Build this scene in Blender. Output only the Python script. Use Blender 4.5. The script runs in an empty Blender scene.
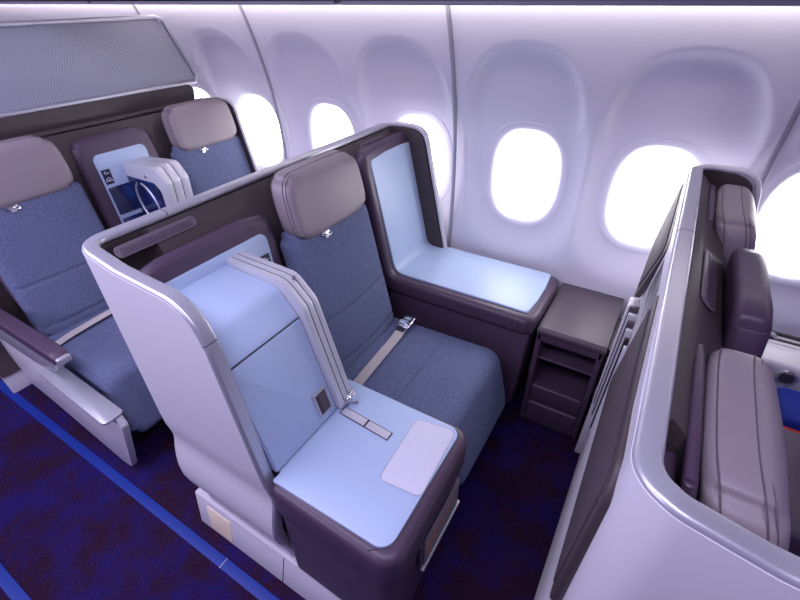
import bpy, bmesh, math
import numpy as np
from mathutils import Matrix, Vector
C = bpy.context.scene.collection
SC = bpy.context.scene

# ------------------------------------------------------------------ camera
cam_d = bpy.data.cameras.new('camera')
cam = bpy.data.objects.new('camera', cam_d)
C.objects.link(cam)
cam_d.sensor_width = 36.0
cam_d.lens = 36.0 * 441.58 / 800.0
cam_d.clip_start = 0.02
def _dir(px, py):
    a = np.array([px - 400, 300 - py, -441.58]); return a / np.linalg.norm(a)
_ax = -_dir(-477, 3.0); _ay = _dir(728, -12.0); _az = np.cross(_ax, _ay); _az /= np.linalg.norm(_az)
_ay = np.cross(_az, _ax)
_m = Matrix([list(_ax), list(_ay), list(_az)]).to_4x4()      # rows: world axes seen from the camera
_m.translation = Vector((0, 0, 1.7))
cam.matrix_world = _m
SC.camera = cam

# ------------------------------------------------------------------ world, lights, exposure
SC.view_settings.view_transform = 'Standard'
SC.view_settings.look = 'None'
SC.view_settings.gamma = 1.0
SC.view_settings.use_curve_mapping = False
SC.view_settings.exposure = 0.0
w = bpy.data.worlds.new('cabin_ambient'); SC.world = w; w.use_nodes = True
w.node_tree.nodes['Background'].inputs[0].default_value = (0.40, 0.24, 1.0, 1)
w.node_tree.nodes['Background'].inputs[1].default_value = 0.21
def area(name, loc, target, sx, sy, power, col, spread=180):
    l = bpy.data.lights.new(name, 'AREA'); l.shape = 'RECTANGLE'; l.size = sx; l.size_y = sy
    l.energy = power; l.color = col; l.spread = math.radians(spread)
    o = bpy.data.objects.new(name, l); C.objects.link(o); o.location = loc
    d = Vector(target) - Vector(loc)
    o.rotation_euler = d.to_track_quat('-Z', 'Y').to_euler()
    return o
area('ceiling_wash_light', (-1.15, 0.0, 2.16), (-1.15, 0.35, 0.0), 3.6, 0.5, 46, (0.74, 0.70, 1.0))
area('far_fill_light', (-2.3, -1.25, 1.66), (-1.8, 1.2, 1.2), 2.6, 0.3, 40, (0.76, 0.71, 1.0))  # unseen fill lamp added across the aisle to brighten shell and wall

# ------------------------------------------------------------------ materials
def lin(r, g, b):
    f = lambda c: (c/255/12.92) if c/255 <= 0.04045 else ((c/255+0.055)/1.055)**2.4
    return (f(r), f(g), f(b), 1)
def mat(name, col, rough=0.5, metal=0.0, spec=0.5, bump=None, mottle=None, coat=0.0):
    """bump=(scale, strength)  mottle=(scale, second colour, lo, hi)"""
    m = bpy.data.materials.new(name); m.use_nodes = True
    nt = m.node_tree; b = nt.nodes['Principled BSDF']
    b.inputs['Base Color'].default_value = col
    b.inputs['Roughness'].default_value = rough
    b.inputs['Metallic'].default_value = metal
    b.inputs['Specular IOR Level'].default_value = spec
    b.inputs['Coat Weight'].default_value = coat
    if bump or mottle:
        tc = nt.nodes.new('ShaderNodeTexCoord')
    if mottle:
        n = nt.nodes.new('ShaderNodeTexNoise'); n.inputs['Scale'].default_value = mottle[0]
        n.inputs['Detail'].default_value = 3
        r = nt.nodes.new('ShaderNodeValToRGB')
        r.color_ramp.elements[0].position = mottle[2]; r.color_ramp.elements[0].color = col
        r.color_ramp.elements[1].position = mottle[3]; r.color_ramp.elements[1].color = mottle[1]
        nt.links.new(tc.outputs['Object'], n.inputs['Vector'])
        nt.links.new(n.outputs['Fac'], r.inputs['Fac'])
        nt.links.new(r.outputs['Color'], b.inputs['Base Color'])
    if bump:
        n2 = nt.nodes.new('ShaderNodeTexNoise'); n2.inputs['Scale'].default_value = bump[0]
        n2.inputs['Detail'].default_value = 2
        bp = nt.nodes.new('ShaderNodeBump'); bp.inputs['Strength'].default_value = bump[1]
        bp.inputs['Distance'].default_value = 0.002
        nt.links.new(tc.outputs['Object'], n2.inputs['Vector'])
        nt.links.new(n2.outputs['Fac'], bp.inputs['Height'])
        nt.links.new(bp.outputs['Normal'], b.inputs['Normal'])
    return m
def emit(name, col, s):
    m = bpy.data.materials.new(name); m.use_nodes = True
    b = m.node_tree.nodes['Principled BSDF']
    b.inputs['Base Color'].default_value = (0, 0, 0, 1)
    b.inputs['Emission Color'].default_value = col
    b.inputs['Emission Strength'].default_value = s
    return m
M = {}
M['wall'] = mat('sidewall_plastic', lin(224, 222, 232), 0.45, bump=(260, 0.05))
M['shell'] = mat('shell_plastic', lin(205, 202, 208), 0.38, bump=(300, 0.04))
M['rail'] = mat('satin_aluminium', lin(186, 186, 194), 0.36, metal=0.55)
M['silver'] = mat('bright_aluminium', lin(204, 204, 210), 0.33, metal=0.25)
M['chrome'] = mat('chrome', lin(225, 225, 230), 0.14, metal=1.0)
M['liner'] = mat('dark_brown_liner', lin(66, 55, 58), 0.5, bump=(500, 0.15))
M['purple'] = mat('aubergine_plastic', lin(76, 59, 78), 0.42, bump=(420, 0.08))
M['shelf'] = mat('brown_grey_plastic', lin(80, 68, 78), 0.5, bump=(420, 0.08))
M['blue'] = mat('pale_blue_laminate', lin(174, 192, 218), 0.4, bump=(300, 0.03))
M['pad'] = mat('grey_white_pad', lin(206, 206, 218), 0.5)
M['fabric'] = mat('blue_grey_weave', lin(72, 80, 110), 0.95, spec=0.15, bump=(520, 0.9), mottle=(420, lin(134, 143, 174), 0.36, 0.74))
M['leather'] = mat('taupe_leather', lin(136, 124, 130), 0.48, bump=(380, 0.18))
M['stitch'] = mat('dark_seam', lin(46, 42, 52), 0.8)
M['seamdark'] = mat('leather_seam', lin(84, 76, 84), 0.7)
M['belt'] = mat('beige_webbing', lin(186, 178, 176), 0.8, bump=(700, 0.6))
M['black'] = mat('black_gap', lin(16, 14, 22), 0.6)
M['screen'] = mat('dark_gloss', lin(28, 34, 70), 0.12, coat=0.3, mottle=(9, lin(36, 66, 130), 0.42, 0.66))
M['glass'] = mat('grey_green_gloss', lin(96, 108, 116), 0.18)
M['screendark'] = mat('dark_brown_screen', lin(74, 62, 70), 0.75, spec=0.2)
M['vent'] = mat('vent_plastic', lin(98, 86, 98), 0.5)
M['seam'] = mat('seam_aluminium', lin(176, 174, 186), 0.4, metal=0.3)
M['strip'] = mat('royal_blue_vinyl', lin(5, 45, 138), 0.5, bump=(200, 0.1))
M['pane'] = emit('daylight_pane', (0.95, 0.95, 1.0, 1), 10.0)
M['cove'] = emit('cove_strip', (1.0, 0.92, 0.88, 1), 14.0)
M['bin'] = mat('bin_plastic', lin(150, 146, 160), 0.5)
M['blanket'] = mat('royal_blue_fleece', lin(8, 34, 128), 0.95, bump=(300, 0.8))
M['red'] = mat('red_trim', lin(196, 52, 40), 0.8)
M['cream'] = mat('cream_finish', lin(232, 214, 186), 0.5)
M['paper'] = mat('grey_card', lin(120, 112, 120), 0.5)
M['orange'] = mat('amber_print', lin(176, 110, 70), 0.6)
M['navy'] = mat('navy_placard', lin(28, 32, 62), 0.4)
M['white'] = mat('white_print', lin(226, 228, 236), 0.5)

def carpet():
    m = bpy.data.materials.new('navy_carpet'); m.use_nodes = True
    nt = m.node_tree; b = nt.nodes['Principled BSDF']; L = nt.links
    b.inputs['Roughness'].default_value = 1.0; b.inputs['Specular IOR Level'].default_value = 0.05
    tc = nt.nodes.new('ShaderNodeTexCoord')
    n1 = nt.nodes.new('ShaderNodeTexNoise'); n1.inputs['Scale'].default_value = 9; n1.inputs['Detail'].default_value = 4
    r1 = nt.nodes.new('ShaderNodeValToRGB')
    r1.color_ramp.elements[0].position = 0.40; r1.color_ramp.elements[0].color = lin(38, 20, 46)
    r1.color_ramp.elements[1].position = 0.66; r1.color_ramp.elements[1].color = lin(26, 24, 92)
    n2 = nt.nodes.new('ShaderNodeTexNoise'); n2.inputs['Scale'].default_value = 240; n2.inputs['Detail'].default_value = 2
    r2 = nt.nodes.new('ShaderNodeValToRGB')
    r2.color_ramp.elements[0].position = 0.52; r2.color_ramp.elements[0].color = (0, 0, 0, 1)
    r2.color_ramp.elements[1].position = 0.66; r2.color_ramp.elements[1].color = (1, 1, 1, 1)
    mx = nt.nodes.new('ShaderNodeMixRGB'); mx.inputs[2].default_value = lin(74, 44, 58)
    bp = nt.nodes.new('ShaderNodeBump'); bp.inputs['Strength'].default_value = 0.8; bp.inputs['Distance'].default_value = 0.004
    for n in (n1, n2): L.new(tc.outputs['Object'], n.inputs['Vector'])
    L.new(n1.outputs['Fac'], r1.inputs['Fac']); L.new(n2.outputs['Fac'], r2.inputs['Fac'])
    L.new(r1.outputs['Color'], mx.inputs[1]); L.new(r2.outputs['Color'], mx.inputs[0])
    L.new(mx.outputs['Color'], b.inputs['Base Color'])
    L.new(n2.outputs['Fac'], bp.inputs['Height']); L.new(bp.outputs['Normal'], b.inputs['Normal'])
    return m
M['carpet'] = carpet()

def pattern_mat():
    # grey laminate printed with fields of fine diagonal lines that change direction
    m = bpy.data.materials.new('fine_line_laminate'); m.use_nodes = True
    nt = m.node_tree; b = nt.nodes['Principled BSDF']; L = nt.links
    b.inputs['Roughness'].default_value = 0.45
    tc = nt.nodes.new('ShaderNodeTexCoord')
    vo = nt.nodes.new('ShaderNodeTexVoronoi'); vo.inputs['Scale'].default_value = 2.6
    sx = nt.nodes.new('ShaderNodeSeparateColor')
    mul = nt.nodes.new('ShaderNodeMath'); mul.operation = 'MULTIPLY'; mul.inputs[1].default_value = 3.14
    rot = nt.nodes.new('ShaderNodeVectorRotate'); rot.rotation_type = 'X_AXIS'
    wv = nt.nodes.new('ShaderNodeTexWave'); wv.bands_direction = 'Z'; wv.inputs['Scale'].default_value = 27
    r = nt.nodes.new('ShaderNodeValToRGB')
    r.color_ramp.elements[0].position = 0.35; r.color_ramp.elements[0].color = lin(144, 144, 158)
    r.color_ramp.elements[1].position = 0.65; r.color_ramp.elements[1].color = lin(158, 159, 174)
    L.new(tc.outputs['Object'], vo.inputs['Vector']); L.new(vo.outputs['Color'], sx.inputs[0])
    L.new(sx.outputs[0], mul.inputs[0]); L.new(mul.outputs[0], rot.inputs['Angle'])
    L.new(tc.outputs['Object'], rot.inputs['Vector']); L.new(rot.outputs[0], wv.inputs['Vector'])
    L.new(wv.outputs['Fac'], r.inputs['Fac']); L.new(r.outputs['Color'], b.inputs['Base Color'])
    return m
M['pattern'] = pattern_mat()

# ------------------------------------------------------------------ mesh helpers (world coordinates in, parents handled here)
ORG = {}
def empty(name, loc, label=None, cat=None, group=None):
    o = bpy.data.objects.new(name, None); C.objects.link(o); o.location = loc
    o.empty_display_size = 0.05
    ORG[o] = np.array(loc, float)
    if label: tag(o, label, cat, group)
    return o
def tag(o, label, cat, group=None):
    o['label'] = label; o['category'] = cat
    if group: o['group'] = group
    return o
def mk(name, V, F, m, parent=None, smooth=True, angle=38):
    V = np.asarray(V, float)
    if parent is None:
        org = np.array([(V[:, 0].min()+V[:, 0].max())/2, (V[:, 1].min()+V[:, 1].max())/2, V[:, 2].min()])
    else:
        org = ORG[parent]
    me = bpy.data.meshes.new(name)
    me.from_pydata([tuple(v) for v in (V - org)], [], [tuple(int(i) for i in f) for f in F])
    bm = bmesh.new(); bm.from_mesh(me)
    bmesh.ops.remove_doubles(bm, verts=bm.verts, dist=1e-6)
    bmesh.ops.recalc_face_normals(bm, faces=bm.faces)
    bm.to_mesh(me); bm.free()
    if smooth:
        me.polygons.foreach_set('use_smooth', [True]*len(me.polygons))
        me.set_sharp_from_angle(angle=math.radians(angle))
    me.materials.append(m)
    o = bpy.data.objects.new(name, me); C.objects.link(o)
    if parent is None: o.location = org
    else: o.parent = parent
    ORG[o] = org
    return o
def structure(o):
    o['kind'] = 'structure'; return o
def join(parts):
    V = []; F = []; n = 0
    for v, f in parts:
        V.append(np.asarray(v, float)); F += [tuple(i+n for i in q) for q in f]; n += len(v)
    return np.vstack(V), F

def pad(size, r, n=(8, 8, 8), k=4):
    """rounded box centred on 0, as quads"""
    h = np.array(size)/2.0; r = min(r, h.min()*0.999)
    ax = []
    for a in range(3):
        hh = h[a]; t = np.linspace(0, math.pi/4, k+1)
        e = (hh-r) + r*np.tan(t)
        mid = np.linspace(-(hh-r), hh-r, n[a]+1)
        ax.append(np.concatenate([-e[::-1], mid[1:-1], e]) if n[a] > 1 else np.concatenate([-e[::-1], e]))
    V = []; F = []
    for a in range(3):
        u, v = (a+1) % 3, (a+2) % 3
        for s in (-1, 1):
            b0 = len(V); U, W = ax[u], ax[v]
            for i in U:
                for j in W:
                    p = [0, 0, 0]; p[a] = s*h[a]; p[u] = i; p[v] = j; V.append(p)
            for i in range(len(U)-1):
                for j in range(len(W)-1):
                    q = [b0+i*len(W)+j, b0+(i+1)*len(W)+j, b0+(i+1)*len(W)+j+1, b0+i*len(W)+j+1]
                    F.append(q if s > 0 else q[::-1])
    V = np.array(V, float)
    q = np.clip(V, -(h-r), h-r); d = V-q
    ln = np.linalg.norm(d, axis=1, keepdims=True); ln[ln < 1e-9] = 1
    V = q + d/ln*r
    key = {}; idx = []; out = []
    for p in V:
        kk = tuple(np.round(p, 6))
        if kk not in key: key[kk] = len(out); out.append(p)
        idx.append(key[kk])
    F2 = []
    for f in F:
        g = [idx[i] for i in f]; g2 = []
        for i in g:
            if i not in g2: g2.append(i)
        if len(g2) >= 3: F2.append(g2)
    return np.array(out), F2
def roundcorn(P, u, v, a, b, rc):
    """pull a rectangle section (half sizes a, b) in to one with corner radius rc"""
    P = P.copy(); x = P[:, u]; y = P[:, v]
    L = np.hypot(x, y); L[L < 1e-9] = 1e-9
    cx, cy = np.abs(x)/L, np.abs(y)/L
    ts = np.minimum(a/np.maximum(cx, 1e-9), b/np.maximum(cy, 1e-9))
    px, py = cx*ts, cy*ts
    hit = (px > a-rc) & (py > b-rc)
    B = cx*(a-rc)+cy*(b-rc); Cc = (a-rc)**2+(b-rc)**2-rc**2
    tr = B+np.sqrt(np.maximum(B*B-Cc, 0))
    s = np.where(hit, tr/ts, 1.0)
    P[:, u] = x*s; P[:, v] = y*s
    return P
def relax(V, F, it):
    n = len(V); E = set()
    for f in F:
        for a, b in zip(f, list(f[1:])+[f[0]]): E.add((min(a, b), max(a, b)))
    E = np.array(list(E)); c = np.bincount(E.ravel(), minlength=n)[:, None]
    for _ in range(it):
        A = np.zeros_like(V); np.add.at(A, E[:, 0], V[E[:, 1]]); np.add.at(A, E[:, 1], V[E[:, 0]])
        V = V*.5+.5*A/np.maximum(c, 1)
    return V
def box(x0, x1, y0, y1, z0, z1, r=0.006, n=(1, 1, 1), k=2):
    V, F = pad((x1-x0, y1-y0, z1-z0), r, n, k)
    return V+np.array([(x0+x1)/2, (y0+y1)/2, (z0+z1)/2]), F
def rpoly(pts, rad, k=6):
    """polygon with rounded corners (rad: number or list)"""
    out = []; n = len(pts)
    if not hasattr(rad, '__len__'): rad = [rad]*n
    for i in range(n):
        p0, p, p1 = [np.array(pts[j % n], float) for j in (i-1, i, i+1)]
        r = rad[i]
        if r <= 0: out.append(p); continue
        d0 = (p0-p)/np.linalg.norm(p0-p); d1 = (p1-p)/np.linalg.norm(p1-p)
        ang = math.acos(max(-1, min(1, float(d0@d1))))
        t = r/math.tan(ang/2)
        t = min(t, 0.49*np.linalg.norm(p0-p), 0.49*np.linalg.norm(p1-p)); r = t*math.tan(ang/2)
        c = p+(d0+d1)/np.linalg.norm(d0+d1)*(r/math.sin(ang/2))
        a = p+d0*t-c; b = p+d1*t-c
        th0 = math.atan2(a[1], a[0]); th1 = math.atan2(b[1], b[0]); dth = (th1-th0+math.pi) % (2*math.pi)-math.pi
        for s in range(k+1):
            th = th0+dth*s/k; out.append(c+r*np.array([math.cos(th), math.sin(th)]))
    return np.array(out)
def prism(poly, axis, a, b, bevel=0.0, seg=2):
    """extrude 2D polygon along axis (0:x with (y,z), 1:y with (x,z), 2:z with (x,y))"""
    poly = np.asarray(poly, float); n = len(poly)
    def p3(p, t):
        return [t, p[0], p[1]] if axis == 0 else [p[0], t, p[1]] if axis == 1 else [p[0], p[1], t]
    V = [p3(p, a) for p in poly]+[p3(p, b) for p in poly]
    F = [list(range(n))[::-1], list(range(n, 2*n))]+[[i, (i+1) % n, n+(i+1) % n, n+i] for i in range(n)]
    if bevel > 0:
        bm = bmesh.new(); vs = [bm.verts.new(v) for v in V]
        for f in F: bm.faces.new([vs[i] for i in f])
        bmesh.ops.recalc_face_normals(bm, faces=bm.faces)
        bm.normal_update()
        es = [e for e in bm.edges if e.calc_face_angle(0) > math.radians(50)]
        bmesh.ops.bevel(bm, geom=es, offset=bevel, segments=seg, affect='EDGES', profile=0.5, clamp_overlap=True)
        bm.verts.index_update()
        V = [list(v.co) for v in bm.verts]; F = [[v.index for v in f.verts] for f in bm.faces]; bm.free()
    return np.array(V), F
def sweep(path, nor, sec, closed=False):
    """sec: (u along nor, v along tangent x nor)"""
    path = np.asarray(path, float); nor = np.asarray(nor, float); N = len(path)
    tan = np.zeros_like(path)
    for i in range(N):
        a = path[(i-1) % N] if (closed or i > 0) else path[i]
        b = path[(i+1) % N] if (closed or i < N-1) else path[i]
        tan[i] = (b-a)/np.linalg.norm(b-a)
    nor = nor-(nor*tan).sum(1, keepdims=True)*tan; nor /= np.linalg.norm(nor, axis=1, keepdims=True)
    bi = np.cross(tan, nor); S = len(sec); V = []; F = []
    for i in range(N):
        for u, v in sec: V.append(path[i]+nor[i]*u+bi[i]*v)
    for i in range(N if closed else N-1):
        j = (i+1) % N
        for s in range(S):
            t = (s+1) % S; F.append([i*S+s, j*S+s, j*S+t, i*S+t])
    if not closed: F += [list(range(S))[::-1], [(N-1)*S+s for s in range(S)]]
    return np.array(V), F
def tube(path, r, k=10, closed=False):
    path = np.asarray(path, float); t = path[1]-path[0]
    ref = np.array([0, 0, 1.0]) if abs(t[2])/np.linalg.norm(t) < 0.9 else np.array([1.0, 0, 0])
    sec = [(r*math.cos(a), r*math.sin(a)) for a in np.linspace(0, 2*math.pi, k, endpoint=False)]
    return sweep(path, np.tile(ref, (len(path), 1)), sec, closed)
def rrect(w_, h_, r, k=4):
    return rpoly([(-w_/2, -h_/2), (w_/2, -h_/2), (w_/2, h_/2), (-w_/2, h_/2)], r, k)
def smooth(t): t = np.clip(t, 0, 1); return t*t*(3-2*t)
def arcpath(pts, rad, k=10):
    """open polyline with rounded inner corners -> dense points"""
    out = [np.array(pts[0], float)]
    for i in range(1, len(pts)-1):
        p0, p, p1 = [np.array(q, float) for q in pts[i-1:i+2]]
        d0 = (p0-p)/np.linalg.norm(p0-p); d1 = (p1-p)/np.linalg.norm(p1-p)
        ang = math.acos(max(-1, min(1, float(d0@d1)))); t = rad[i-1]/math.tan(ang/2)
        a, b = p+d0*t, p+d1*t
        c = p+(d0+d1)/np.linalg.norm(d0+d1)*(rad[i-1]/math.sin(ang/2))
        va, vb = a-c, b-c
        for s in range(k+1):
            f = s/k; om = math.pi-ang
            out.append(c+(math.sin((1-f)*om)*va+math.sin(f*om)*vb)/math.sin(om))
    out.append(np.array(pts[-1], float))
    return np.array(out)
def resample(P, n):
    d = np.concatenate([[0], np.cumsum(np.linalg.norm(np.diff(P, axis=0), axis=1))])
    t = np.linspace(0, d[-1], n)
    return np.stack([np.interp(t, d, P[:, i]) for i in range(P.shape[1])], 1)
def bent(path_xz, y0, y1, t, r, ns=40, ny=6, rc=None):
    """slab of thickness t (below its path) following a curve in XZ, as wide as y0..y1"""
    P = np.array(path_xz, float); d = np.concatenate([[0], np.cumsum(np.linalg.norm(np.diff(P, axis=0), axis=1))]); L = d[-1]
    V, F = pad((L, y1-y0, t), r, (ns, ny, 1), 3)
    if rc: V = roundcorn(V, 0, 1, L/2, (y1-y0)/2, rc)
    s = V[:, 0]+L/2
    x = np.interp(s, d, P[:, 0]); z = np.interp(s, d, P[:, 1]); e = 0.004
    tx = np.interp(np.minimum(s+e, L), d, P[:, 0])-np.interp(np.maximum(s-e, 0), d, P[:, 0])
    tz = np.interp(np.minimum(s+e, L), d, P[:, 1])-np.interp(np.maximum(s-e, 0), d, P[:, 1])
    ln = np.hypot(tx, tz); tx /= ln; tz /= ln
    h = V[:, 2]-t/2
    return np.stack([x-tz*h, V[:, 1]+(y0+y1)/2, z+tx*h], 1), F

# ================================================================== SETTING
fl = structure(mk('floor', *box(-5.4, 1.6, -1.3, 2.1, -0.05, 0.0, 0.001), M['carpet'], smooth=False))
for i, (y0, y1) in enumerate([(0.298, 0.335), (-0.142, -0.105)]):
    s = structure(mk('trim_%d' % (i+1), *box(-3.5, 1.6, y0, y1, 0.0, 0.003, 0.001), M['strip']))
    if i == 0:
        mk('strip_joint', *box(-.965, -.962, 0.298, 0.335, 0.0025, 0.0036, 0.0001), M['seam'], s)

YC, ZC, RW = 0.10, 0.95, 1.80
def yw(z):
    d = np.asarray(z, float)-ZC
    return YC+np.sqrt(np.maximum(RW**2-np.where(d > 0, d, .45*d)**2, 0))
WX = [0.485, -0.022, -0.535, -1.075, -1.62, -2.165, -2.68, -3.21, -3.74]
RX = [.56, 0.0, -.565, -1.13, -1.69, -2.28, -2.85, -3.42, -4.0]
WZ, WA, WB = 1.015, 0.131, 0.190          # pane centre height, half width, half height
RZ0, RZ1, RA = 0.66, 1.545, 0.256         # recess around each window
RD = 0.042
def wall_depth(X, Z):
    D = np.zeros_like(X)
    zc = (RZ0+RZ1)/2; hz = (RZ1-RZ0)/2
    for x, xw in zip(RX, WX):
        a = RA*(1+0.02*((Z-zc)/hz))
        r = (np.abs((X-x)/a)**2.7+np.abs((Z-zc)/hz)**2.7)**(1/2.7)
        soft = np.interp(Z-zc, [-.4, .1, .36], [.80, .40, .12])
        rw = (np.abs((X-xw)/(WA+.045))**2.6+np.abs((Z-WZ)/(WB+.04))**2.6)**(1/2.6)
        D = np.maximum(D, RD*np.maximum(1-(1-np.clip((1-r)/soft, 0, 1))**2.6, smooth((1.75-rw)/.72)))
    return D
xs = np.arange(-5.4, 1.301, 0.011); zs = np.arange(0.0, 1.72, 0.011)
XX, ZZ = np.meshgrid(xs, zs, indexing='ij')
YY = yw(ZZ)+wall_depth(XX, ZZ)
V = np.stack([XX, YY, ZZ], -1).reshape(-1, 3); nz = len(zs)
def in_win(x, z):
    return any((abs((x-c)/(WA+0.040))**2.6+abs((z-WZ)/(WB+0.034))**2.6) < 1 for c in WX)
F = []
for i in range(len(xs)-1):
    for j in range(nz-1):
        if not in_win(xs[i]+0.0055, zs[j]+0.0055):
            F.append([i*nz+j, (i+1)*nz+j, (i+1)*nz+j+1, i*nz+j+1])
structure(mk('wall_right', V, F, M['wall'], angle=80))
def ring(c, rings):
    """rings of superellipses: (half width, half height, y)"""
    K = 64; V = []; F = []
    for a, b, y in rings:
        for t in np.linspace(0, 2*math.pi, K, endpoint=False):
            ct, st = math.cos(t), math.sin(t); e = 2/2.6; z = WZ+b*math.copysign(abs(st)**e, st)
            V.append([c+a*math.copysign(abs(ct)**e, ct), y+float(yw(z))-float(yw(WZ)), z])
    for i in range(len(rings)-1):
        for k in range(K):
            F.append([i*K+k, i*K+(k+1) % K, (i+1)*K+(k+1) % K, (i+1)*K+k])
    return V, F, K
ys = float(yw(WZ))+RD
for i, x in enumerate(WX):
    wroot = empty('window_%d' % (i+1), (x, ys, WZ)); structure(wroot)
    V, F, K = ring(x, [(WA+.056, WB+.050, ys+.004), (WA+.054, WB+.048, ys-.003), (WA+.049, WB+.043, ys-.004), (WA+.028, WB+.022, ys-.001), (WA+.016, WB+.013, ys+.010), (WA+.005, WB+.004, ys+.034), (WA, WB, ys+.05)])
    mk('window_frame', V, F, M['wall'], wroot, angle=60)
    V, F, K = ring(x, [(WA+.002, WB+.002, ys+.046)]); mk('window_pane', V, [list(range(K))], M['pane'], wroot)
    V, F = prism(rpoly([(x-WA*.80, WZ+WB+.01), (x+WA*.80, WZ+WB+.01), (x+WA*.80, WZ+WB-.034), (x-WA*.80, WZ+WB-.034)], [.0, .0, .02, .02]), 1, ys+.036, ys+.042)
    mk('window_shade', V, F, M['wall'], wroot)
for i, x in enumerate([0.285, -0.862, -1.955, -2.80]):
    z = np.linspace(0.0, 1.66, 60)
    P = np.stack([np.full_like(z, x), yw(z)-0.002, z], 1)
    N = np.stack([np.zeros_like(z), -(yw(z)-YC), -(z-ZC)], 1)
    s = structure(mk('trim_%d' % (i+3), *sweep(P, N, rrect(0.008, 0.014, 0.003, 2)), M['seam']))
    mk('seam_gap', *sweep(P+np.array([0.008, 0, 0]), N, rrect(0.005, 0.006, 0.001, 1)), M['bin'], s)
# overhead bin, its underside panel and cove light above the windows
poly = [(1.70, 1.689), (1.64, 1.684), (1.50, 1.686), (0.98, 1.689), (0.92, 1.70), (0.86, 1.90), (0.95, 2.12), (1.75, 2.12)]
structure(mk('ceiling', *join([prism(poly, 0, -5.4, 1.3), box(-5.4, 1.3, -1.3, 0.95, 2.2, 2.24, .004), box(-5.4, 1.3, .9, 1.0, 2.10, 2.22, .004)]), M['bin'], angle=30))
tag(mk('cove_light', *box(-5.3, 1.25, 1.700, 1.716, 1.669, 1.683, 0.004), M['cove']), 'long white light strip under the bins washing down the wall', 'light')
for i, (x0, x1) in enumerate([(-3.35, -1.95), (-1.93, -0.83), (-0.81, 0.25), (0.27, 1.28)]):
    tag(mk('passenger_service_panel', *box(x0, x1, 1.05, 1.46, 1.675, 1.685, 0.004), M['bin']),
        ['grey service panel under the bin above the two rear seats', 'grey service panel under the bin above the single seat', 'grey service panel under the bin, right of the single seat', 'grey service panel under the bin at the far right'][i], 'panel', 'service panels under the overhead bin')

# ================================================================== SEAT SHELLS
DP = 1.252                                  # row pitch
XR = -1.165                                 # top rail of the single-seat shell
WL = .42                                    # length of the aisle wing
def shell_path(dx, wing=True):
    """plan path from aisle wing to window wing: x, y, nx, ny, kind weight(0 wing..1 window)"""
    pts = []
    x0 = XR+dx
    if wing: pts += [(x0+WL, .415), (x0, .415), (x0, 1.83), (x0+.20, 1.83)]; rad = [.055, .07]
    else: pts += [(x0, .30), (x0, 1.83), (x0+.20, 1.83)]; rad = [.07]
    P = arcpath(pts, rad, 12)
    # densify straight runs
    out = [P[0]]
    for a, b in zip(P[:-1], P[1:]):
        n = max(1, int(np.linalg.norm(b-a)/0.014))
        for k in range(1, n+1): out.append(a+(b-a)*k/n)
    P = np.array(out); T = np.gradient(P, axis=0); T /= np.linalg.norm(T, axis=1, keepdims=True)
    N = np.stack([T[:, 1], -T[:, 0]], 1)     # points to the inner (seat) side
    return P, N
ZT = 1.20
def ztop(dx, P, wing):
    x = P[:, 0]-(XR+dx); z = np.full(len(P), ZT)
    if wing:
        f = P[:, 1] < .60
        z[f] -= np.interp(x[f], [0, .03, .15, WL], [0, 0, .025, .04])
        d = np.clip((x-(WL-.09))/.09, 0, 1)
        z[f] -= (0.105*(1-np.sqrt(np.maximum(1-d**2, 0))))[f]
    g = P[:, 1] > 1.78
    d = np.clip((x-(.20-.08))/.08, 0, 1)
    z[g] -= (0.07*(1-np.sqrt(np.maximum(1-d**2, 0))))[g]
    return z
def shear(dx, P, Z, wing):
    """wing front edges lean forward towards the floor"""
    x = P[:, 0][:, None]-(XR+dx)
    aisle = (P[:, 1] < .60)[:, None] & wing; win = (P[:, 1] > 1.78)[:, None]
    s = np.zeros_like(Z)
    s += np.where(aisle, np.clip(x/WL, 0, 1)*np.interp(Z, [.1, .3, .53, 1.06, 1.2], [.035, .05, .062, 0, -.016]), 0)
    s += np.where(win, np.clip(x/.20, 0, 1)**1*np.maximum(1.12-Z, 0)*.23, 0)
    return s
def wing_y(z): return .016*np.exp(-((z-.36)/.09)**2)-.010*np.exp(-((z-.52)/.05)**2)-.032*smooth((.34-z)/.22)
def out_off(Z, P):
    """outward swell of the outer skin"""
    z = Z; tr = np.clip((P[:, 1]-.5)/.1, 0, 1)[:, None]; win = (P[:, 1] > 1.7)[:, None]
    aft = .004+.03*np.clip((1.2-z)/1.0, 0, 1)
    ais = .002+wing_y(z)
    return np.where(win, .004, aft*tr+ais*(1-tr))
def ribbon(P, N, zt, zb, o0, o1, nz_=26, sh=None):
    """closed wall between offsets o0(Z) (outer, along -N) and o1(Z) (inner, along +N)"""
    n = len(P); t = np.linspace(0, 1, nz_+1)
    Z = zb[:, None]+(zt-zb)[:, None]*t[None, :]
    O = o0(Z); I = o1(Z)
    SX = sh(Z) if sh else 0*Z
    A = np.stack([P[:, 0:1]-N[:, 0:1]*O+SX, P[:, 1:2]-N[:, 1:2]*O, Z], -1)
    B = np.stack([P[:, 0:1]+N[:, 0:1]*I+SX, P[:, 1:2]+N[:, 1:2]*I, Z], -1)
    m = nz_+1; V = np.vstack([A.reshape(-1, 3), B.reshape(-1, 3)]); k = n*m; F = []
    for i in range(n-1):
        for j in range(nz_):
            F.append([i*m+j, (i+1)*m+j, (i+1)*m+j+1, i*m+j+1]); F.append([k+i*m+j, k+i*m+j+1, k+(i+1)*m+j+1, k+(i+1)*m+j])
        F.append([i*m+nz_, (i+1)*m+nz_, k+(i+1)*m+nz_, k+i*m+nz_]); F.append([i*m, k+i*m, k+(i+1)*m, (i+1)*m])
    for i in (0, n-1):
        for j in range(nz_): F.append([i*m+j, i*m+j+1, k+i*m+j+1, k+i*m+j])
    return V, F
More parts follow.
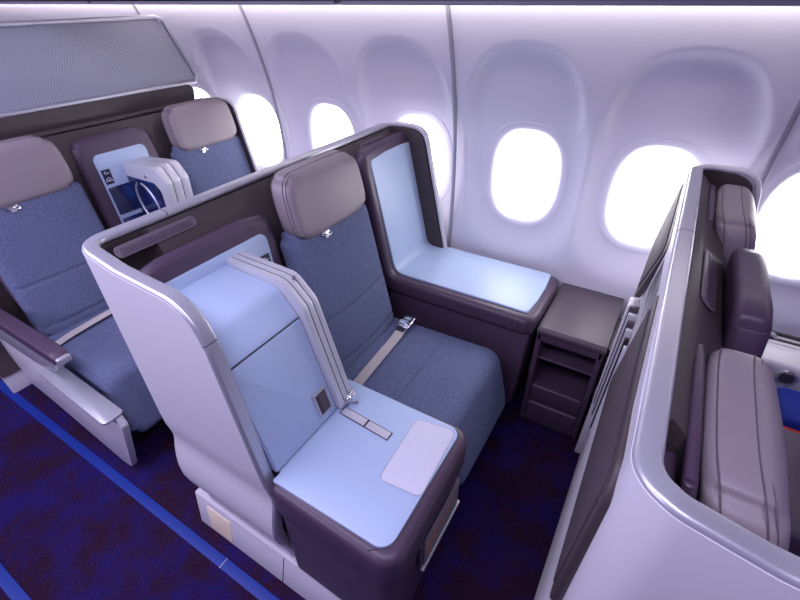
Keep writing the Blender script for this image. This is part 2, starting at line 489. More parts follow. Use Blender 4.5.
def slot_vent(root, x, y0, y1, zc, lean=0.0, h=.026):
    x = x+(1.160-zc)*lean
    """rounded air grille lying on the liner"""
    L = y1-y0
    V, F = prism(rrect(L, h, h*.48, 5), 0, 0, .005, .0015)
    V = V+np.array([x, (y0+y1)/2, zc]); V[:, 0] += (zc-V[:, 2])*lean
    v = mk('vent', V, F, M['vent'], root)
    parts = []
    n = int(L/.0075)
    for i in range(n):
        yy = y0+.018+(L-.036)*i/(n-1); V, F = box(x+.0045, x+.0075, yy-.0018, yy+.0018, zc-h*.30, zc+h*.30, .001)
        V[:, 0] += (zc-V[:, 2])*lean; parts.append((V, F))
    mk('vent_slot', *join(parts), M['purple'], v)
def build_shell(dx, wing, label, group, vents, rail_m, face=True):
    root = empty('seat_shell', (XR+dx, 1.15, 0.0), label, 'seat shell', group)
    P, N = shell_path(dx, wing); zt = ztop(dx, P, wing); sh = lambda Z: shear(dx, P, Z, wing)
    zb = np.full(len(P), 0.125); zb[P[:, 1] > 1.5] = 0.1; wn = P[:, 1] > 1.78
    mk('outer_skin', *ribbon(P, N, zt, zb, lambda Z: .018+out_off(Z, P), lambda Z: np.where((P[:, 1] < .5)[:, None], -wing_y(Z), 0*Z)*.999, 30, sh), M['shell'], root, angle=50)
    lean = lambda Z: .014+np.where((P[:, 1] < .5)[:, None], -wing_y(Z), 0*Z)+np.where((P[:, 1] > .56)[:, None] & (P[:, 1] < 1.77)[:, None], .075*np.clip((ZT-Z)/.11, 0, 1)*(1.5 if dx > .5 else 1), 0)
    ii = np.arange(len(P)) >= (0 if not wing else 6)
    L = lambda Z: lean(Z)[:len(Z)]
    mk('inner_liner', *ribbon(P, N, zt-.012, zb+.1, lambda Z: 0*Z-.0005, lean, 24, lambda Z: shear(dx, P, Z, wing)-.012*((P[:, 0]-(XR+dx)) > .1)[:, None]), M['liner'], root, angle=50)
    # rail over the top and down the wing edges
    iw = np.where(~wn)[0]; jw = np.where(wn)[0]
    def edge(idx, front):
        q = []
        for i in idx: q.append([P[i, 0]+shear(dx, P[i:i+1], np.array([[zt[i]]]), wing)[0, 0], P[i, 1], zt[i], N[i, 0], N[i, 1]])
        return q
    top = edge(range(len(P)), 0)
    if wing:
        dn = [[P[0, 0]+shear(dx, P[0:1], np.array([[z]]), True)[0, 0], P[0, 1]-float(wing_y(np.array(z))), z, N[0, 0], N[0, 1]] for z in np.linspace(.13, zt[0]-.004, 30)]
        q = np.array(dn+top[:-1])
    else: q = np.array(top)
    sw = q[:, 1] < 1.775
    a = np.stack([q[:, 0], q[:, 1], q[:, 2]], 1)[sw]; nn = np.stack([q[:, 3], q[:, 4], 0*q[:, 3]], 1)[sw]
    mk('top_rail', *sweep(a, nn, rrect(.037, .020, .008, 4)), rail_m, root, angle=45)
    if wing:
        cum = np.concatenate([[0], np.cumsum(np.linalg.norm(np.diff(a, axis=0), axis=1))])
        for L_ in (.44, .955, 1.62 if dx < .5 else 2.2):
            pp = np.array([[np.interp(L_+e, cum, a[:, k]) for k in range(3)] for e in (-.0012, .0012)])
            n_ = np.array([[np.interp(L_, cum, nn[:, k]) for k in range(3)]]*2)
            mk('rail_joint', *sweep(pp, n_, rrect(.0378, .0208, .008, 4)), M['seamdark'], root)
    dn = [[P[-1, 0]+shear(dx, P[-1:], np.array([[z]]), wing)[0, 0], P[-1, 1], z, N[-1, 0], N[-1, 1]] for z in np.linspace(zt[-1]-.004, .60, 26)]
    q = np.array([t for t in top if t[1] >= 1.755]+dn)
    mk('window_edge_rim', *sweep(q[:, :3], np.stack([q[:, 3], q[:, 4], 0*q[:, 3]], 1), rrect(.024, .016, .007, 4)), M['shell'], root, angle=45)
    for y0, y1 in vents: slot_vent(root, XR+dx+(.0425 if dx < .5 else .058), y0, y1, 1.166 if dx < 0.5 else 1.150, .68 if dx < .5 else 1.02, .026 if dx < .5 else .032)
    return root
main = build_shell(0.0, True, 'lilac white shell with silver rail wrapping behind the single blue seat', 'seat shells', [(.46, .70), (1.52, 1.70)], M['rail'])
front = build_shell(DP, True, 'lilac white shell with silver rail at the right, in front of the single seat', 'seat shells', [(.98, 1.24)], M['rail'])
back = build_shell(-DP, False, 'dark shell behind the two rear seats, under the patterned panel', 'seat shells', [], M['liner'])
# joints in the silver rail
# base plinth running along the aisle under the single seat and its table
def plinth(root, x0, x1, seams):
    V, F = prism(rpoly([(x0+.02, 0.0), (x1, 0.0), (x1, .125), (x0-.015, .125)], [0, 0, .0, 0]), 1, .415, .47, .004)
    V[:, 1] -= np.where((V[:, 1] < .44), (.125-V[:, 2])*.28, 0)
    p = mk('base_plinth', V, F, M['shell'], root)
    if seams: mk('plinth_seam', *join([(lambda VF: (VF[0]-np.array([0, 1, 0])*((.125-VF[0][:, 2:3])*.28), VF[1]))(box(s, s+.003, .4138, .42, .004, .118, .0005)) for s in seams]), M['stitch'], p)
    return p
p = plinth(main, XR-.02, -.335, [-.735])
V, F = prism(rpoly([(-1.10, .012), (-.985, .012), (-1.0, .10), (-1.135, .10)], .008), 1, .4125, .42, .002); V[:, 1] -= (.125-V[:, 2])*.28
mk('cream_wedge', V, F, M['cream'], main)  # cream-coloured wedge on the plinth's aisle face, near its aft end
plinth(front, XR+DP-.02, 1.2, [])

# ------------------------------------------------------------------ rear monument panel above the back shell
xb = XR-DP-.05
mon = empty('bulkhead_panel', (xb, 1.0, 1.2), 'grey panel with fine diagonal line pattern in silver frame behind rear seats', 'panel')
def yl(z): return float(yw(z))-.065-(z-1.3)*.12
out = [(-.3, 1.295), (yl(1.295)-.01, 1.295), (yl(1.60)-.02, 1.60), (-.3, 1.60)]
mk('patterned_panel', *prism(rpoly(out, [.0, .01, .03, .0]), 0, xb-.02, xb-.008, .002), M['pattern'], mon)
pth = np.array([(-.3, 1.29), (yl(1.29)+.01, 1.29), (yl(1.61), 1.61), (-.3, 1.61)])
A = arcpath(pth, [.012, .03], 6); A = resample(A, 90)
mk('silver_frame', *sweep(np.stack([np.full(len(A), xb-.004), A[:, 0], A[:, 1]], 1), np.tile([1.0, 0, 0], (len(A), 1)), rrect(.03, .016, .004, 3)), M['rail'], mon)
mk('dark_band', *prism(rpoly([(-.3, 1.19), (1.745, 1.19), (1.76, 1.283), (-.3, 1.283)], [0, .01, .035, 0]), 0, xb-.03, xb+.015, .006), M['liner'], mon)

# ================================================================== SEATS
def seat_bend():
    p = arcpath([(-.13, .462), (.475, .482), (.55, .19)], [.075], 10)
    return p
def make_seat(x, y, label, group, full=True, armrest=False):
    """x: front face of the backrest at the cushion; y: seat centre"""
    r = empty('airline_seat', (x, y, 0.0), label, 'seat', group)
    # backrest: upholstered pad leaning back, four stitched channels
    w_, h_, t_ = .44, .60, .09
    V, F = pad((t_, w_, h_), .035, (1, 14, 70), 4)
    V = roundcorn(V, 1, 2, w_/2, h_/2, .05)
    f = V[:, 0] > 0; u = V[:, 1]/(w_/2); v = V[:, 2]
    V[:, 0] += np.where(f, .018*(1-u**2), 0)
    for s in (-.225, -.04):
        V[:, 0] -= np.where(f, .007*np.exp(-((v-s)/.0045)**2), 0)
    V[:, 1] *= 1+.03*np.clip(-v/.3, 0, 1)
    V = V+np.array([x-.062, y, .74]); V[:, 0] -= (V[:, 2]-.48)*.225
    b = mk('backrest', V, F, M['fabric'], r, angle=70)
    # hard back panel behind the pad
    V, F = pad((.025, .43, .66), .01, (1, 4, 4), 3); V = roundcorn(V, 1, 2, .215, .33, .06)
    V = V+np.array([x-.145, y, .80]); V[:, 0] -= (V[:, 2]-.48)*.225
    mk('back_panel', V, F, M['purple'], r)
    # headrest
    w_, h_, t_ = .398, .222, .095
    V, F = pad((t_, w_, h_), .030, (2, 20, 12), 5); V = roundcorn(V, 1, 2, w_/2, h_/2, .062)
    u = V[:, 1]/(w_/2); v = V[:, 2]/(h_/2)
    V[:, 0] += np.where(V[:, 0] > 0, .016*(1-u**2)*(1-.4*v**2), 0)
    V[:, 0] += .020*u**4*0.6
    V[:, 1] *= 1-.035*np.clip(v, 0, 1)
    def hpos(V):
        V = V+np.array([x-.048, y, 1.115]); V[:, 0] -= (V[:, 2]-.48)*.225; return V
    h = mk('headrest', relax(hpos(V), F, 4), F, M['leather'], r, angle=75)
    # two stitched seams running round the edge of the headrest
    lp_ = rrect(w_, h_, .062, 8); lp_ = resample(np.vstack([lp_, lp_[:1]]), 120)[:-1]
    for off in (-.030, .020, .031):
        ins_ = .030-math.sqrt(.030**2-max(0, abs(off)-.0175)**2)
        q = np.stack([np.full(len(lp_), off), lp_[:, 0]*(1-ins_/(w_/2)), lp_[:, 1]*(1-ins_/(h_/2))], 1)
        q[:, 0] += .012*(q[:, 1]/(w_/2))**4; q[:, 1] *= 1-.035*np.clip(q[:, 2]/(h_/2), 0, 1)
        mk('stitching', *tube(hpos(q), .0012, 5, True), M['seamdark'], h)
    # small buckle clip under the headrest
    cl = np.array([-.028, -.015, .012])+hpos(join([box(.062, .074, -.055-.020, -.055+.020, -.128, -.116, .002), box(.064, .076, -.055-.012, -.055+.008, -.140, -.118, .002), tube([(.074, -.083, -.124), (.080, -.070, -.120), (.080, -.045, -.130), (.074, -.030, -.128)], .0035, 6)])[0]*1.0)
    mk('headrest_clip', cl, join([box(.062, .074, -.055-.020, -.055+.020, -.128, -.116, .002), box(.064, .076, -.055-.012, -.055+.008, -.140, -.118, .002), tube([(.074, -.083, -.124), (.080, -.070, -.120), (.080, -.045, -.130), (.074, -.030, -.128)], .0035, 6)])[1], M['chrome'], r)
    # cushion with waterfall front
    pth = seat_bend(); pth = pth+np.array([[x, 0]])
    V, F = bent(pth, y-.255, y+.255, .12, .040, 110, 14, rc=.05)
    u = (V[:, 1]-y)/.255; top = V[:, 2] > .44
    V[:, 2] += np.where(top, .014*(1-u**2), 0)
    V[:, 2] -= np.where(top, .006*np.exp(-((V[:, 0]-x-.24)/.005)**2), 0)
    mk('seat_cushion', V, F, M['fabric'], r, angle=70)
    mk('cushion_pan', *box(x-.13, x+.36, y-.21, y+.21, .001, .335, .02), M['black'], r)
    # seat belt across the cushion near the backrest
    sp = np.array([(x+.075, y-.235, .478), (x+.080, y-.17, .493), (x+.076, y-.05, .498), (x+.070, y+.08, .499), (x+.062, y+.15, .502)])
    sp = resample(sp, 20)
    bl = mk('seat_belt', *sweep(sp, np.tile([0.0, 0, 1], (20, 1)), rrect(.003, .042, .001, 1)), M['belt'], r)
    bx = [box(x+.030, x+.092, y+.135, y+.195, .500, .517, .005), box(x+.036, x+.086, y+.190, y+.232, .503, .513, .004), box(x+.030, x+.092, y+.150, y+.165, .516, .521, .002)]
    bv, bf = join(bx)
    mk('buckle', bv, bf, M['chrome'], bl)
    mk('buckle_slot', *box(x+.04, x+.082, y+.118, y+.134, .5005, .508, .002), M['stitch'], bl)
    return r
seat_main = make_seat(-.845, 1.143, 'blue grey fabric seat with taupe headrest standing alone between two consoles', 'blue grey fabric seats')
def copy_tree(o, loc, parent=None):
    c = o.copy(); C.objects.link(c); c.parent = parent
    if parent is None: c.location = loc
    for ch in o.children: copy_tree(ch, None, c)
    return c
XS = -.845
seats = []
for loc, lab in [((XS-DP+.01, .685, 0), 'blue grey rear seat beside the aisle with armrest at left'),
                 ((XS-DP+.01, 1.61, 0), 'blue grey rear seat beside the window, its top showing over the shell'),
                 ((XS+DP+.01, .66, 0), 'nearest seat at lower right, only grey headrest side and back visible'),
                 ((XS+DP+.01, 1.61, 0), 'seat by the far right window, grey headrest edge inside the shell')]:
    c = copy_tree(seat_main, loc); c['label'] = lab; c.location.z = 0; ORG[c] = np.array(loc, float); seats.append(c)

for c in seats[2:]:
    for ch in c.children:
        if ch.name.startswith('headrest'): ch.location = (.0, 0, -.05)
# aisle armrest of the rear aisle seat
V, F = prism(rpoly([(-2.6, .50), (-2.2, .56), (-1.78, .40), (-1.48, .415), (-1.46, .37), (-1.60, .03), (-1.66, .02), (-2.2, .12), (-2.6, .16)], [0, .05, .1, .02, .02, .02, .02, .1, 0]), 1, .375, .405, .008)
ar = mk('armrest', V, F, M['shell'], seats[0])
V, F = prism(rpoly([(-2.6, .632), (-1.71, .645), (-1.67, .635), (-1.68, .60), (-1.74, .592), (-2.6, .575)], [0, .01, .02, .02, .01, 0]), 1, .352, .408, .012, 3)
mk('arm_pad', V, F, M['purple'], ar)
mk('arm_support', *prism(rpoly([(-2.6, .57), (-1.74, .58), (-1.80, .50), (-1.98, .46), (-2.6, .44)], [0, .02, .05, .05, 0]), 1, .365, .40, .006), M['rail'], ar)
mk('end_cap', *box(-1.70, -1.662, .356, .404, .602, .632, .008, k=3), M['rail'], ar)
V, F = prism(rpoly([(-1.90, .335), (-1.475, .335), (-1.475, .415), (-1.9, .41)], [.0, .02, .02, 0]), 2, .412, .424, .004)
V[:, 2] += np.clip(-1.5-V[:, 0], 0, 1)*.13
mk('side_ledge', V, F, M['rail'], ar)

# ================================================================== AISLE CONSOLE AND CABINET BESIDE THE SINGLE SEAT
co = empty('aisle_console', (-.5, .62, 0), 'pale blue side table with dark aubergine rim beside the single seat', 'side table')
tbl = rpoly([(-.668, .415), (-.300, .415), (-.300, .828), (-.755, .828), (-.755, .446), (-.668, .446)], [.0, .04, .035, .0, 0, 0])
mk('table_top', *prism(tbl, 2, .606, .6195, .002), M['blue'], co)
rim = rpoly([(-.672, .396), (-.264, .385), (-.272, .852), (-.760, .842), (-.760, .445), (-.672, .445)], [.0, .055, .055, .0, 0, 0])
mk('table_rim', *prism(rim, 2, .48, .6125, .028, 4), M['purple'], co)
bod = rpoly([(-.672, .408), (-.290, .402), (-.295, .842), (-.770, .836), (-.770, .475), (-.672, .475)], [.0, .05, .05, .0, 0, 0])
mk('console_body', *prism(bod, 2, .13, .492, .02, 3), M['purple'], co)
mk('rim_seam', *join([tube([(-.345, .3915, .60), (-.345, .3895, .50)], .0012, 5), tube([(-.345, .40, .6121), (-.30, .432, .6121)], .0009, 5)]), M['stitch'], co)
ins = rpoly([(-.425, .566), (-.300, .576), (-.312, .815), (-.437, .797)], .018)
mk('inset_pad', *prism(ins, 2, .6195, .6205, .0003), M['pad'], co)
mk('inset_line', *sweep(np.column_stack([ins, np.full(len(ins), .6203)]), np.tile([0, 0, 1.0], (len(ins), 1)), rrect(.0012, .0022, .0004, 1), True), M['rail'], co)
for i, (a, b) in enumerate([(-.652, -.562), (-.556, -.474)]):
    V, F = box(a, b, .690, .716, .6190, .6218, .001); V[:, 1] -= (V[:, 0]+.56)*.06
    mk('latch_plate', V, F, M['silver'], co)
V, F = box(-.656, -.470, .687, .719, .6188, .6202, .0004); V[:, 1] -= (V[:, 0]+.56)*.06
mk('latch_surround', V, F, M['stitch'], co)
mk('hinge', *join([tube([(-.655, .722, .640), (-.655, .762, .640)], .011, 14), box(-.672, -.640, .735, .765, .6195, .655, .004), tube([(-.650, .742, .66), (-.650, .760, .66)], .008, 12), tube([(-.64, .74, .628), (-.625, .752, .628)], .006, 8)]), M['chrome'], co)
# framed back panel with socket placard on the shell
def back_frame(root, x, y0, y1, zt, t=.055, m=.045, bottom=.5, lean=.10, ml=None):
    V, F = pad((t, y1-y0, zt-bottom), .024, (1, 6, 8), 5); V = roundcorn(V, 1, 2, (y1-y0)/2, (zt-bottom)/2, .07)
    V = V+np.array([x+t/2, (y0+y1)/2, (zt+bottom)/2]); V[:, 0] += (zt-V[:, 2])*lean
    mk('back_frame', V, F, M['purple'], root)
    Y0, Y1, Z1 = y0+(m if ml is None else ml), y1-m, zt-m*1.25
    V, F = prism(rpoly([(Y0, bottom+.02), (Y1, bottom+.02), (Y1, Z1), (Y0, Z1)], [.01, .01, .03, .03]), 0, 0, .006, .0015)
    V = V+np.array([x+t-.002, 0, 0]); V[:, 0] += (zt-V[:, 2])*lean
    mk('back_panel', V, F, M['blue'], root)
    return Y0, Y1, Z1, lambda z: x+t+.004+(zt-z)*lean
def placard(root, fx, yc, zc, name='socket_placard'):
    V, F = box(0, .003, yc-.020, yc+.020, zc-.034, zc+.034, .001)
    V[:, 0] += fx(zc)+(zc-V[:, 2])*.10
    pl = mk(name, V, F, M['navy'], root)
    x = fx(zc)+.0035
    ico = [tube([(x-.0016, yc-.011+.0, zc+.020), (x-.0017, yc-.004, zc+.026), (x-.0016, yc+.004, zc+.020), (x-.0012, yc-.004, zc+.012), (x-.0015, yc-.011, zc+.020)], .0016, 5),
           tube([(x-.0014, yc+.004, zc+.016), (x-.0014, yc+.012, zc+.016)], .0016, 5)]
    th = np.linspace(math.pi, 0, 9)
    ico.append(tube([(x+.0008, yc+.012*math.cos(t), zc-.016+.012*math.sin(t)) for t in th], .0017, 5))
    ico += [box(x, x+.0018, yc-.0145, yc-.009, zc-.024, zc-.014, .0005), box(x, x+.0018, yc+.009, yc+.0145, zc-.024, zc-.014, .0005), box(x-.0004, x+.0018, yc-.004, yc+.004, zc-.022, zc-.014, .0005)]
    mk('socket_icons', *join(ico), M['white'], pl)
    return pl
Y0, Y1, Z1, fx = back_frame(co, XR+.072, .432, .915, 1.135, t=.045, m=.046, ml=.015)
placard(co, fx, .838, .975)

def make_cabinet(dx, y0, y1, full=True):
    """cabinet (or divider) profile in XZ; returns curve of the outline"""
    return rpoly([(-1.045+dx, .622), (-.672+dx, .622), (-.772+dx, .955), (-.835+dx, 1.030), (-1.045+dx, 1.042)], [0, 0, .05, .05, .01], 8)
cb = empty('storage_cabinet', (-.86, .6, .62), 'tall pale blue cabinet with silver edge standing on the aisle side table', 'cabinet')
prof = make_cabinet(0, 0, 0)
mk('cabinet_body', *prism(prof, 1, .436, .700, .003), M['blue'], cb)
# front door with shadow gap round it
V, F = prism(rpoly([(.440, .628), (.698, .628), (.698, .945), (.440, .945)], .004), 0, 0, .006, .0015)
V[:, 0] += -.6735-(V[:, 2]-.622)*.300
d = mk('cabinet_door', V, F, M['blue'], cb)
g = []
for z in (.948,):
    V, F = box(0, .005, .437, .700, z-.0008, z+.0008, .0003); V[:, 0] += -.6755-(V[:, 2]-.622)*.300+.0015; g.append((V, F))
mk('door_gap', *join(g), M['stitch'], cb)
V, F = box(0, .004, .630, .688, .648, .728, .003); V[:, 0] += -.667-(V[:, 2]-.622)*.300
hd = mk('recessed_handle', V, F, M['rail'], d)
V, F = box(.003, .0055, .638, .680, .656, .720, .002); V[:, 0] += -.667-(V[:, 2]-.622)*.300
mk('handle_recess', V, F, M['liner'], hd)
V, F = box(.0045, .0085, .648, .676, .660, .716, .002); V[:, 0] += -.667-(V[:, 2]-.622)*.300
mk('handle_flap', V, F, M['shelf'], hd)
# stowed folding table: three silver leaves beside the cabinet
def leaves(root, dx, ya, yb, grow, name='table_leaf', z0=.625):
    c = np.array([-.86+dx, .83])
    out = rpoly([(-1.055+dx, z0), (-.650+dx, z0), (-.752+dx, .985), (-.815+dx, 1.050+grow), (-1.055+dx, 1.058+grow)], [0, .01, .06, .06, .02], 8)
    n = 3; wd = (yb-ya)/n
    for i in range(n):
        mk(name, *prism(out, 1, ya+i*wd+.0013, ya+(i+1)*wd-.0013, .0018, 2), M['silver'], root)
    core = c+(out-c)*np.array([.994, .994])
    mk('leaf_gap', *prism(core, 1, ya+.004, yb-.004), M['stitch'], root)
ft = empty('folding_table', (-.86, .745, .62), 'silver edged folding table stowed upright between cabinet and single seat', 'folding table')
leaves(ft, 0, .7015, .768, 0)
mk('release_button', *join([tube([(-.80, .735, 1.047), (-.80, .735, 1.055)], .006, 12)]), M['chrome'], ft)

# leaflets in the slot at the front of the console
lp = empty('literature_pocket', (-.29, .66, .3), 'slim dark pocket low on the front of the aisle side table', 'pocket')
mk('pocket_plate', *box(-.289, -.276, .545, .80, .30, .43, .004), M['purple'], lp)
mk('pocket_lip', *box(-.279, -.268, .545, .80, .30, .312, .003), M['rail'], lp)
sf = empty('safety_card', (-.27, .66, .31), 'grey card with amber marks tucked in the table front pocket', 'card')
mk('card', *box(-.2755, -.2725, .56, .785, .313, .455, .001), M['paper'], sf)
for i, y in enumerate([.575, .615, .66, .70, .742]):
    mk('card_print', *box(-.2726, -.2718, y, y+.016, .345+.01*i, .42-.006*i, .0003), M['orange'], sf)

# ================================================================== WINDOW CONSOLE
wc = empty('window_console', (-.65, 1.67, 0), 'pale blue console with upright back panel and aubergine base along the window', 'console')
path = arcpath([(-1.062, 1.135), (-.945, .6255), (-.305, .6255)], [.04], 12); path = resample(path, 60)
mk('console_surface', *bent(path, 1.500, 1.846, .012, .004, 60, 3, rc=.025), M['blue'], wc)
path2 = arcpath([(-1.076, 1.178), (-.953, .617), (-.268, .617)], [.04], 12); path2 = resample(path2, 60)
V, F = bent(path2, 1.455, 1.866, .085, .026, 60, 6, rc=.05)
mk('surround', V, F, M['purple'], wc)
mk('console_body', *prism(rpoly([(-.97, .10), (-.31, .10), (-.285, .53), (-.97, .53)], [0, .03, .01, 0]), 1, 1.475, 1.80, .01), M['purple'], wc)
mk('surface_joint', *box(-.915, -.9125, 1.503, 1.835, .6250, .6262, .0002), M['rail'], wc)
mk('body_seam', *join([tube([(-.62, 1.4745, .52), (-.30, 1.4745, .52)], .001, 4), tube([(-.335, 1.4545, .605), (-.335, 1.4545, .54)], .0012, 4)]), M['stitch'], wc)

# side shelf with open cubby
sh = empty('side_shelf', (-.13, 1.7, 0), 'low brown grey shelf with open dark cubby beside the window console', 'shelf')
x0, x1 = -.262, .002
def framebox():
    parts = [box(x0, x0+.022, 1.50, 1.86, .02, .555, .006), box(x1-.022, x1, 1.50, 1.86, .02, .555, .006),
             box(x0, x1, 1.50, 1.86, .50, .555, .008), box(x0, x1, 1.82, 1.86, .02, .52, .004)]
    return join(parts)
mk('shelf_body', *framebox(), M['purple'], sh)
V, F = prism(rpoly([(1.488, .542), (1.885, .55), (1.885, .575), (1.500, .575), (1.488, .565)], [.015, .0, .002, .01, .01]), 0, x0, x1+.004, .003)
mk('shelf_top', V, F, M['shelf'], sh)
mk('cubby_back', *box(x0+.022, x1-.022, 1.805, 1.819, .25, .50, .002), M['liner'], sh)
mk('cubby_ledge', *join([box(x0+.02, x1-.02, 1.52, 1.82, .395, .405, .003), box(x0+.02, x1-.02, 1.505, 1.82, .16, .25, .012), box(x0+.02, x1-.02, 1.50, 1.82, .02, .15, .012)]), M['purple'], sh)
mk('shine_line', *tube([(x0+.01, 1.505, .5753), (x1-.005, 1.505, .5753)], .0012, 5), M['rail'], sh)  # bright line modelled as the sheen along the shelf's front edge
vg = []
for i in range(9): vg.append(box(.006, .034, 1.56, 1.80, .20+i*.038, .222+i*.038, .003))
mk('vent_slats', *join(vg), M['liner'], sh)

# ================================================================== AFT FACE OF THE RIGHT-HAND SHELL
def leanx(z): return XR+DP-.024-.03*np.clip((1.2-z), 0, 1.0)
tv = empty('video_monitor', (.05, .9, .7), 'long dark screen panel on the back of the right-hand shell', 'monitor')
V, F = prism(rpoly([(.462, .72), (1.25, .65), (.95, 1.168), (.448, 1.150)], [.02, .02, .02, .06], 8), 0, -.016, .004, .006, 3)
V[:, 0] += leanx(V[:, 2])+.013
mk('monitor_body', V, F, M['liner'], tv)
V, F = prism(rpoly([(1.27, .68), (1.36, .68), (1.45, .80), (1.21, 1.13), (.985, 1.15)], [.01, .01, .02, .02, .01]), 0, -.004, .008, .002)
V[:, 0] += leanx(V[:, 2])+.006
mk('side_glass', V, F, M['glass'], tv)
V, F = prism(rpoly([(.487, .74), (1.20, .68), (.935, 1.135), (.472, 1.115)], [.02, .02, .02, .05], 8), 0, -.019, -.015, .0015)
V[:, 0] += leanx(V[:, 2])+.013
mk('screen', V, F, M['screendark'], tv)
hs = empty('hinged_screen', (.04, 1.5, .85), 'narrow dark screen tilted out near the window on the right-hand shell', 'screen')
V, F = prism(rpoly([(1.22, 1.15), (1.76, 1.185), (1.76, .93), (1.46, .84)], [.02, .02, .02, .03]), 0, -.014, .004, .004)
V[:, 0] += leanx(V[:, 2])+.016-.07*np.clip(1.19-V[:, 2], 0, 1)
mk('screen_frame', V, F, M['liner'], hs)
V, F = prism(rpoly([(1.25, 1.13), (1.735, 1.165), (1.735, .955), (1.47, .875)], [.02, .02, .02, .03]), 0, -.017, -.013, .001)
V[:, 0] += leanx(V[:, 2])+.016-.07*np.clip(1.19-V[:, 2], 0, 1)
mk('screen_glass', V, F, M['screendark'], hs)
ps = empty('footwell_post', (.03, 1.47, 0), 'pale slim post with brown and silver stripes beside the footwell at right', 'post')
def leanbox(a, b, y0, y1, z0, z1, m, name, r=.004):
    V, F = box(a, b, y0, y1, z0, z1, r); V[:, 0] += leanx(np.clip(V[:, 2], .55, 1.2)); mk(name, V, F, m, ps)
leanbox(-.032, .004, 1.40, 1.47, .06, .84, M['shell'], 'post_body', .006)
leanbox(-.0325, .000, 1.41, 1.46, .40, .405, M['seamdark'], 'post_joint', .001)
for i, (y, dx, m) in enumerate([(1.375, -.026, 'shelf'), (1.345, -.023, 'silver'), (1.315, -.019, 'shelf'), (1.285, -.015, 'silver'), (1.25, -.011, 'black'), (1.22, -.007, 'silver')]):
    leanbox(dx, .003, y-.008, y+.008, .40, .86-.01*i, M[m], ['brown_stripe', 'silver_stripe', 'brown_stripe', 'silver_stripe', 'black_stripe', 'silver_stripe'][i], .002)

# ================================================================== CENTRE CONSOLES OF THE TWO-SEAT ROWS
def centre_console(dx, label, plac):
    r = empty('centre_console', (-1.0+dx, 1.14, 0), label, 'console', 'centre consoles between paired seats')
    Y0, Y1, Z1, fx = back_frame(r, XR+dx+(.055 if dx < 0 else .118), .955, 1.345, 1.165, t=(.045 if dx < 0 else .07), m=.062, bottom=.45, lean=(.13 if dx < 0 else .09))
    mk('console_top', *prism(rpoly([(-1.02+dx, .95), (-.55+dx, .95), (-.55+dx, 1.335), (-1.02+dx, 1.335)], [0, .04, .04, 0]), 2, .50, .62, .015, 3), M['purple'], r)
    mk('console_body', *box(-1.02+dx, -.58+dx, .965, 1.32, .05, .50, .01), M['purple'], r)
    if plac:
        placard(r, fx, Y0+.030, .985)
        pn = mk('glass_panel', *(lambda VF: (VF[0]+np.stack([fx(VF[0][:, 2]), 0*VF[0][:, 0], 0*VF[0][:, 0]], 1), VF[1]))(prism(rpoly([(Y0+.008, .80), (Y0+.16, .80), (Y0+.16, .935), (Y0+.008, .935)], .006), 0, 0, .003, .001)), M['screen'], r)
        mk('glass_panel_lower', *(lambda VF: (VF[0]+np.stack([fx(VF[0][:, 2]), 0*VF[0][:, 0], 0*VF[0][:, 0]], 1), VF[1]))(prism(rpoly([(Y0+.008, .66), (Y0+.16, .66), (Y0+.16, .78), (Y0+.008, .78)], .006), 0, 0, .003, .001)), M['screen'], r)
    return r
centre_console(-DP, 'aubergine framed pale panel and console between the two rear seats', True)
centre_console(DP, 'rounded aubergine console frame standing between the two right-hand seats', False)
dv = empty('seat_divider', (-2.2, 1.22, .62), 'upright silver case with glossy dark blue side between the rear seats', 'divider')
def dprof(g=0.0):
    return rpoly([(-2.385-g, .622), (-2.0+g, .622), (-1.985+g, .98), (-2.04, 1.045+g), (-2.385-g, 1.02+g)], [0, .0, .05, .05, .03], 8)
ya = 1.135; wd = .045
for i in range(3):
    mk('divider_leaf', *prism(dprof(), 1, ya+i*wd+.0016, ya+(i+1)*wd-.0016, .0025, 2), M['silver'], dv)
mk('leaf_gap', *prism(dprof(-.002), 1, ya+.004, ya+3*wd-.004), M['stitch'], dv)
side = rpoly([(-2.35, .64), (-2.04, .64), (-2.03, .93), (-2.07, .965), (-2.35, .965)], [0, 0, .04, .03, .03], 8)
mk('glossy_side', *prism(side, 1, ya-.0015, ya+.003), M['screen'], dv)
th = np.linspace(0, 2*math.pi, 40, endpoint=False)
ci = np.stack([-2.165+.075*np.cos(th)-.10*np.sin(th)*.25, np.full(40, ya-.0015), .84+.105*np.sin(th)], 1)
mk('reflection_ring', *tube(ci, .006, 6, True), M['rail'], dv)  # raised ring modelled in place of a curved reflection on the gloss
for sx in (-2.29, -2.12):
    mk('corner_stud', *tube([(sx, ya-.003, .99), (sx, ya+.002, .99)], .008, 10), M['chrome'], dv)

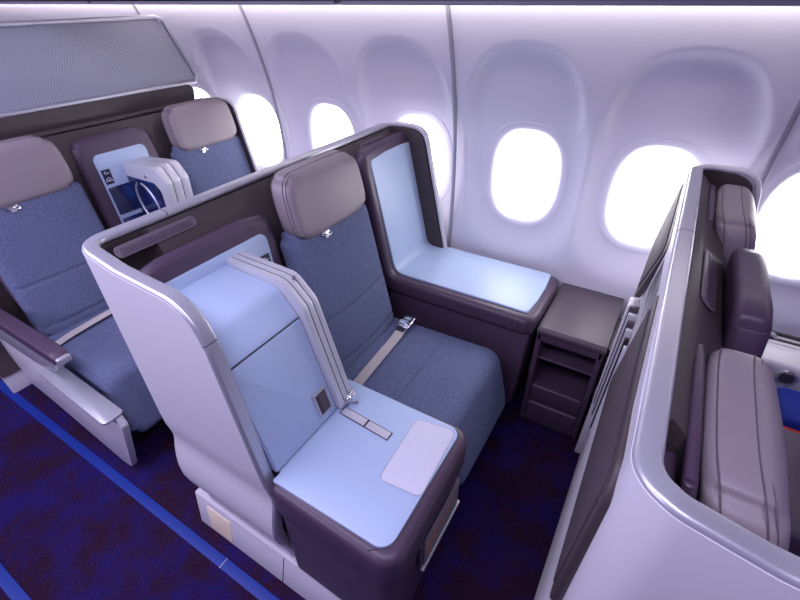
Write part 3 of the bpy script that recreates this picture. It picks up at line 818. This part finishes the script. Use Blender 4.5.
# hard wing panels behind the headrests of the two right-hand seats
for k, y in ((2, .66), (3, 1.61)):
    V, F = pad((.020, .36, .34), .009, (1, 4, 4), 3); V = roundcorn(V, 1, 2, .18, .17, .05)
    V = V+np.array([XS+DP-.106, y, 1.0]); V[:, 0] -= (V[:, 2]-.48)*.225
    mk('headrest_wing', V, F, M['purple'], seats[k])

# ================================================================== WINDOW LEDGE, RIGHT
wl = empty('window_ledge', (.75, 1.80, 0), 'pale ribbed ledge and side console under the far right window', 'ledge')
def ybox(a, b, z0, z1, r=.006): return box(.40, 1.30, a, b, z0, z1, r)
mk('ledge_top', *ybox(1.80, 1.875, .575, .61, .008), M['shell'], wl)
mk('ledge_rib', *join([ybox(1.855, 1.868, .61, .622, .003), ybox(1.82, 1.83, .61, .616, .002)]), M['liner'], wl)
V, F = prism(rpoly([(1.81, .605), (1.77, .605), (1.70, .585), (1.69, .50), (1.69, .12), (1.81, .12)], [0, .02, .03, .03, 0, 0]), 0, .40, 1.30, .002)
mk('side_panel', V, F, M['shell'], wl)
a = [(.47+.07*math.cos(t), 1.835, .608+.025*math.sin(t)) for t in np.linspace(0, math.pi, 14)]
mk('ledge_loop', *sweep(np.array(a), np.tile([0, 1.0, 0], (14, 1)), rrect(.03, .008, .003, 2)), M['rail'], wl)
tt = np.linspace(0, 2*math.pi, 24, endpoint=False)
kc = (.585, 1.688, .548)
kb = mk('dial_ring', *tube([(kc[0]+.028*math.cos(t), kc[1], kc[2]+.028*math.sin(t)) for t in tt], .006, 8, True), M['rail'], wl)
mk('dial_face', *tube([(kc[0], kc[1]-.004, kc[2]), (kc[0], kc[1]+.01, kc[2])], .021, 20), M['shelf'], wl)
bk = empty('folded_blanket', (.72, 1.55, .48), 'royal blue folded blanket with red edge at the right picture edge', 'blanket')
V, F = pad((.34, .20, .07), .025, (8, 8, 2), 4); V = V+np.array([.72, 1.53, .527]); V[:, 2] += .006*np.sin(V[:, 0]*40)*np.sin(V[:, 1]*33)
mk('blanket_fold', V, F, M['blanket'], bk)
V, F = pad((.34, .015, .05), .006, (8, 1, 2), 2); V = V+np.array([.72, 1.425, .520])
mk('red_edge', V, F, M['red'], bk)
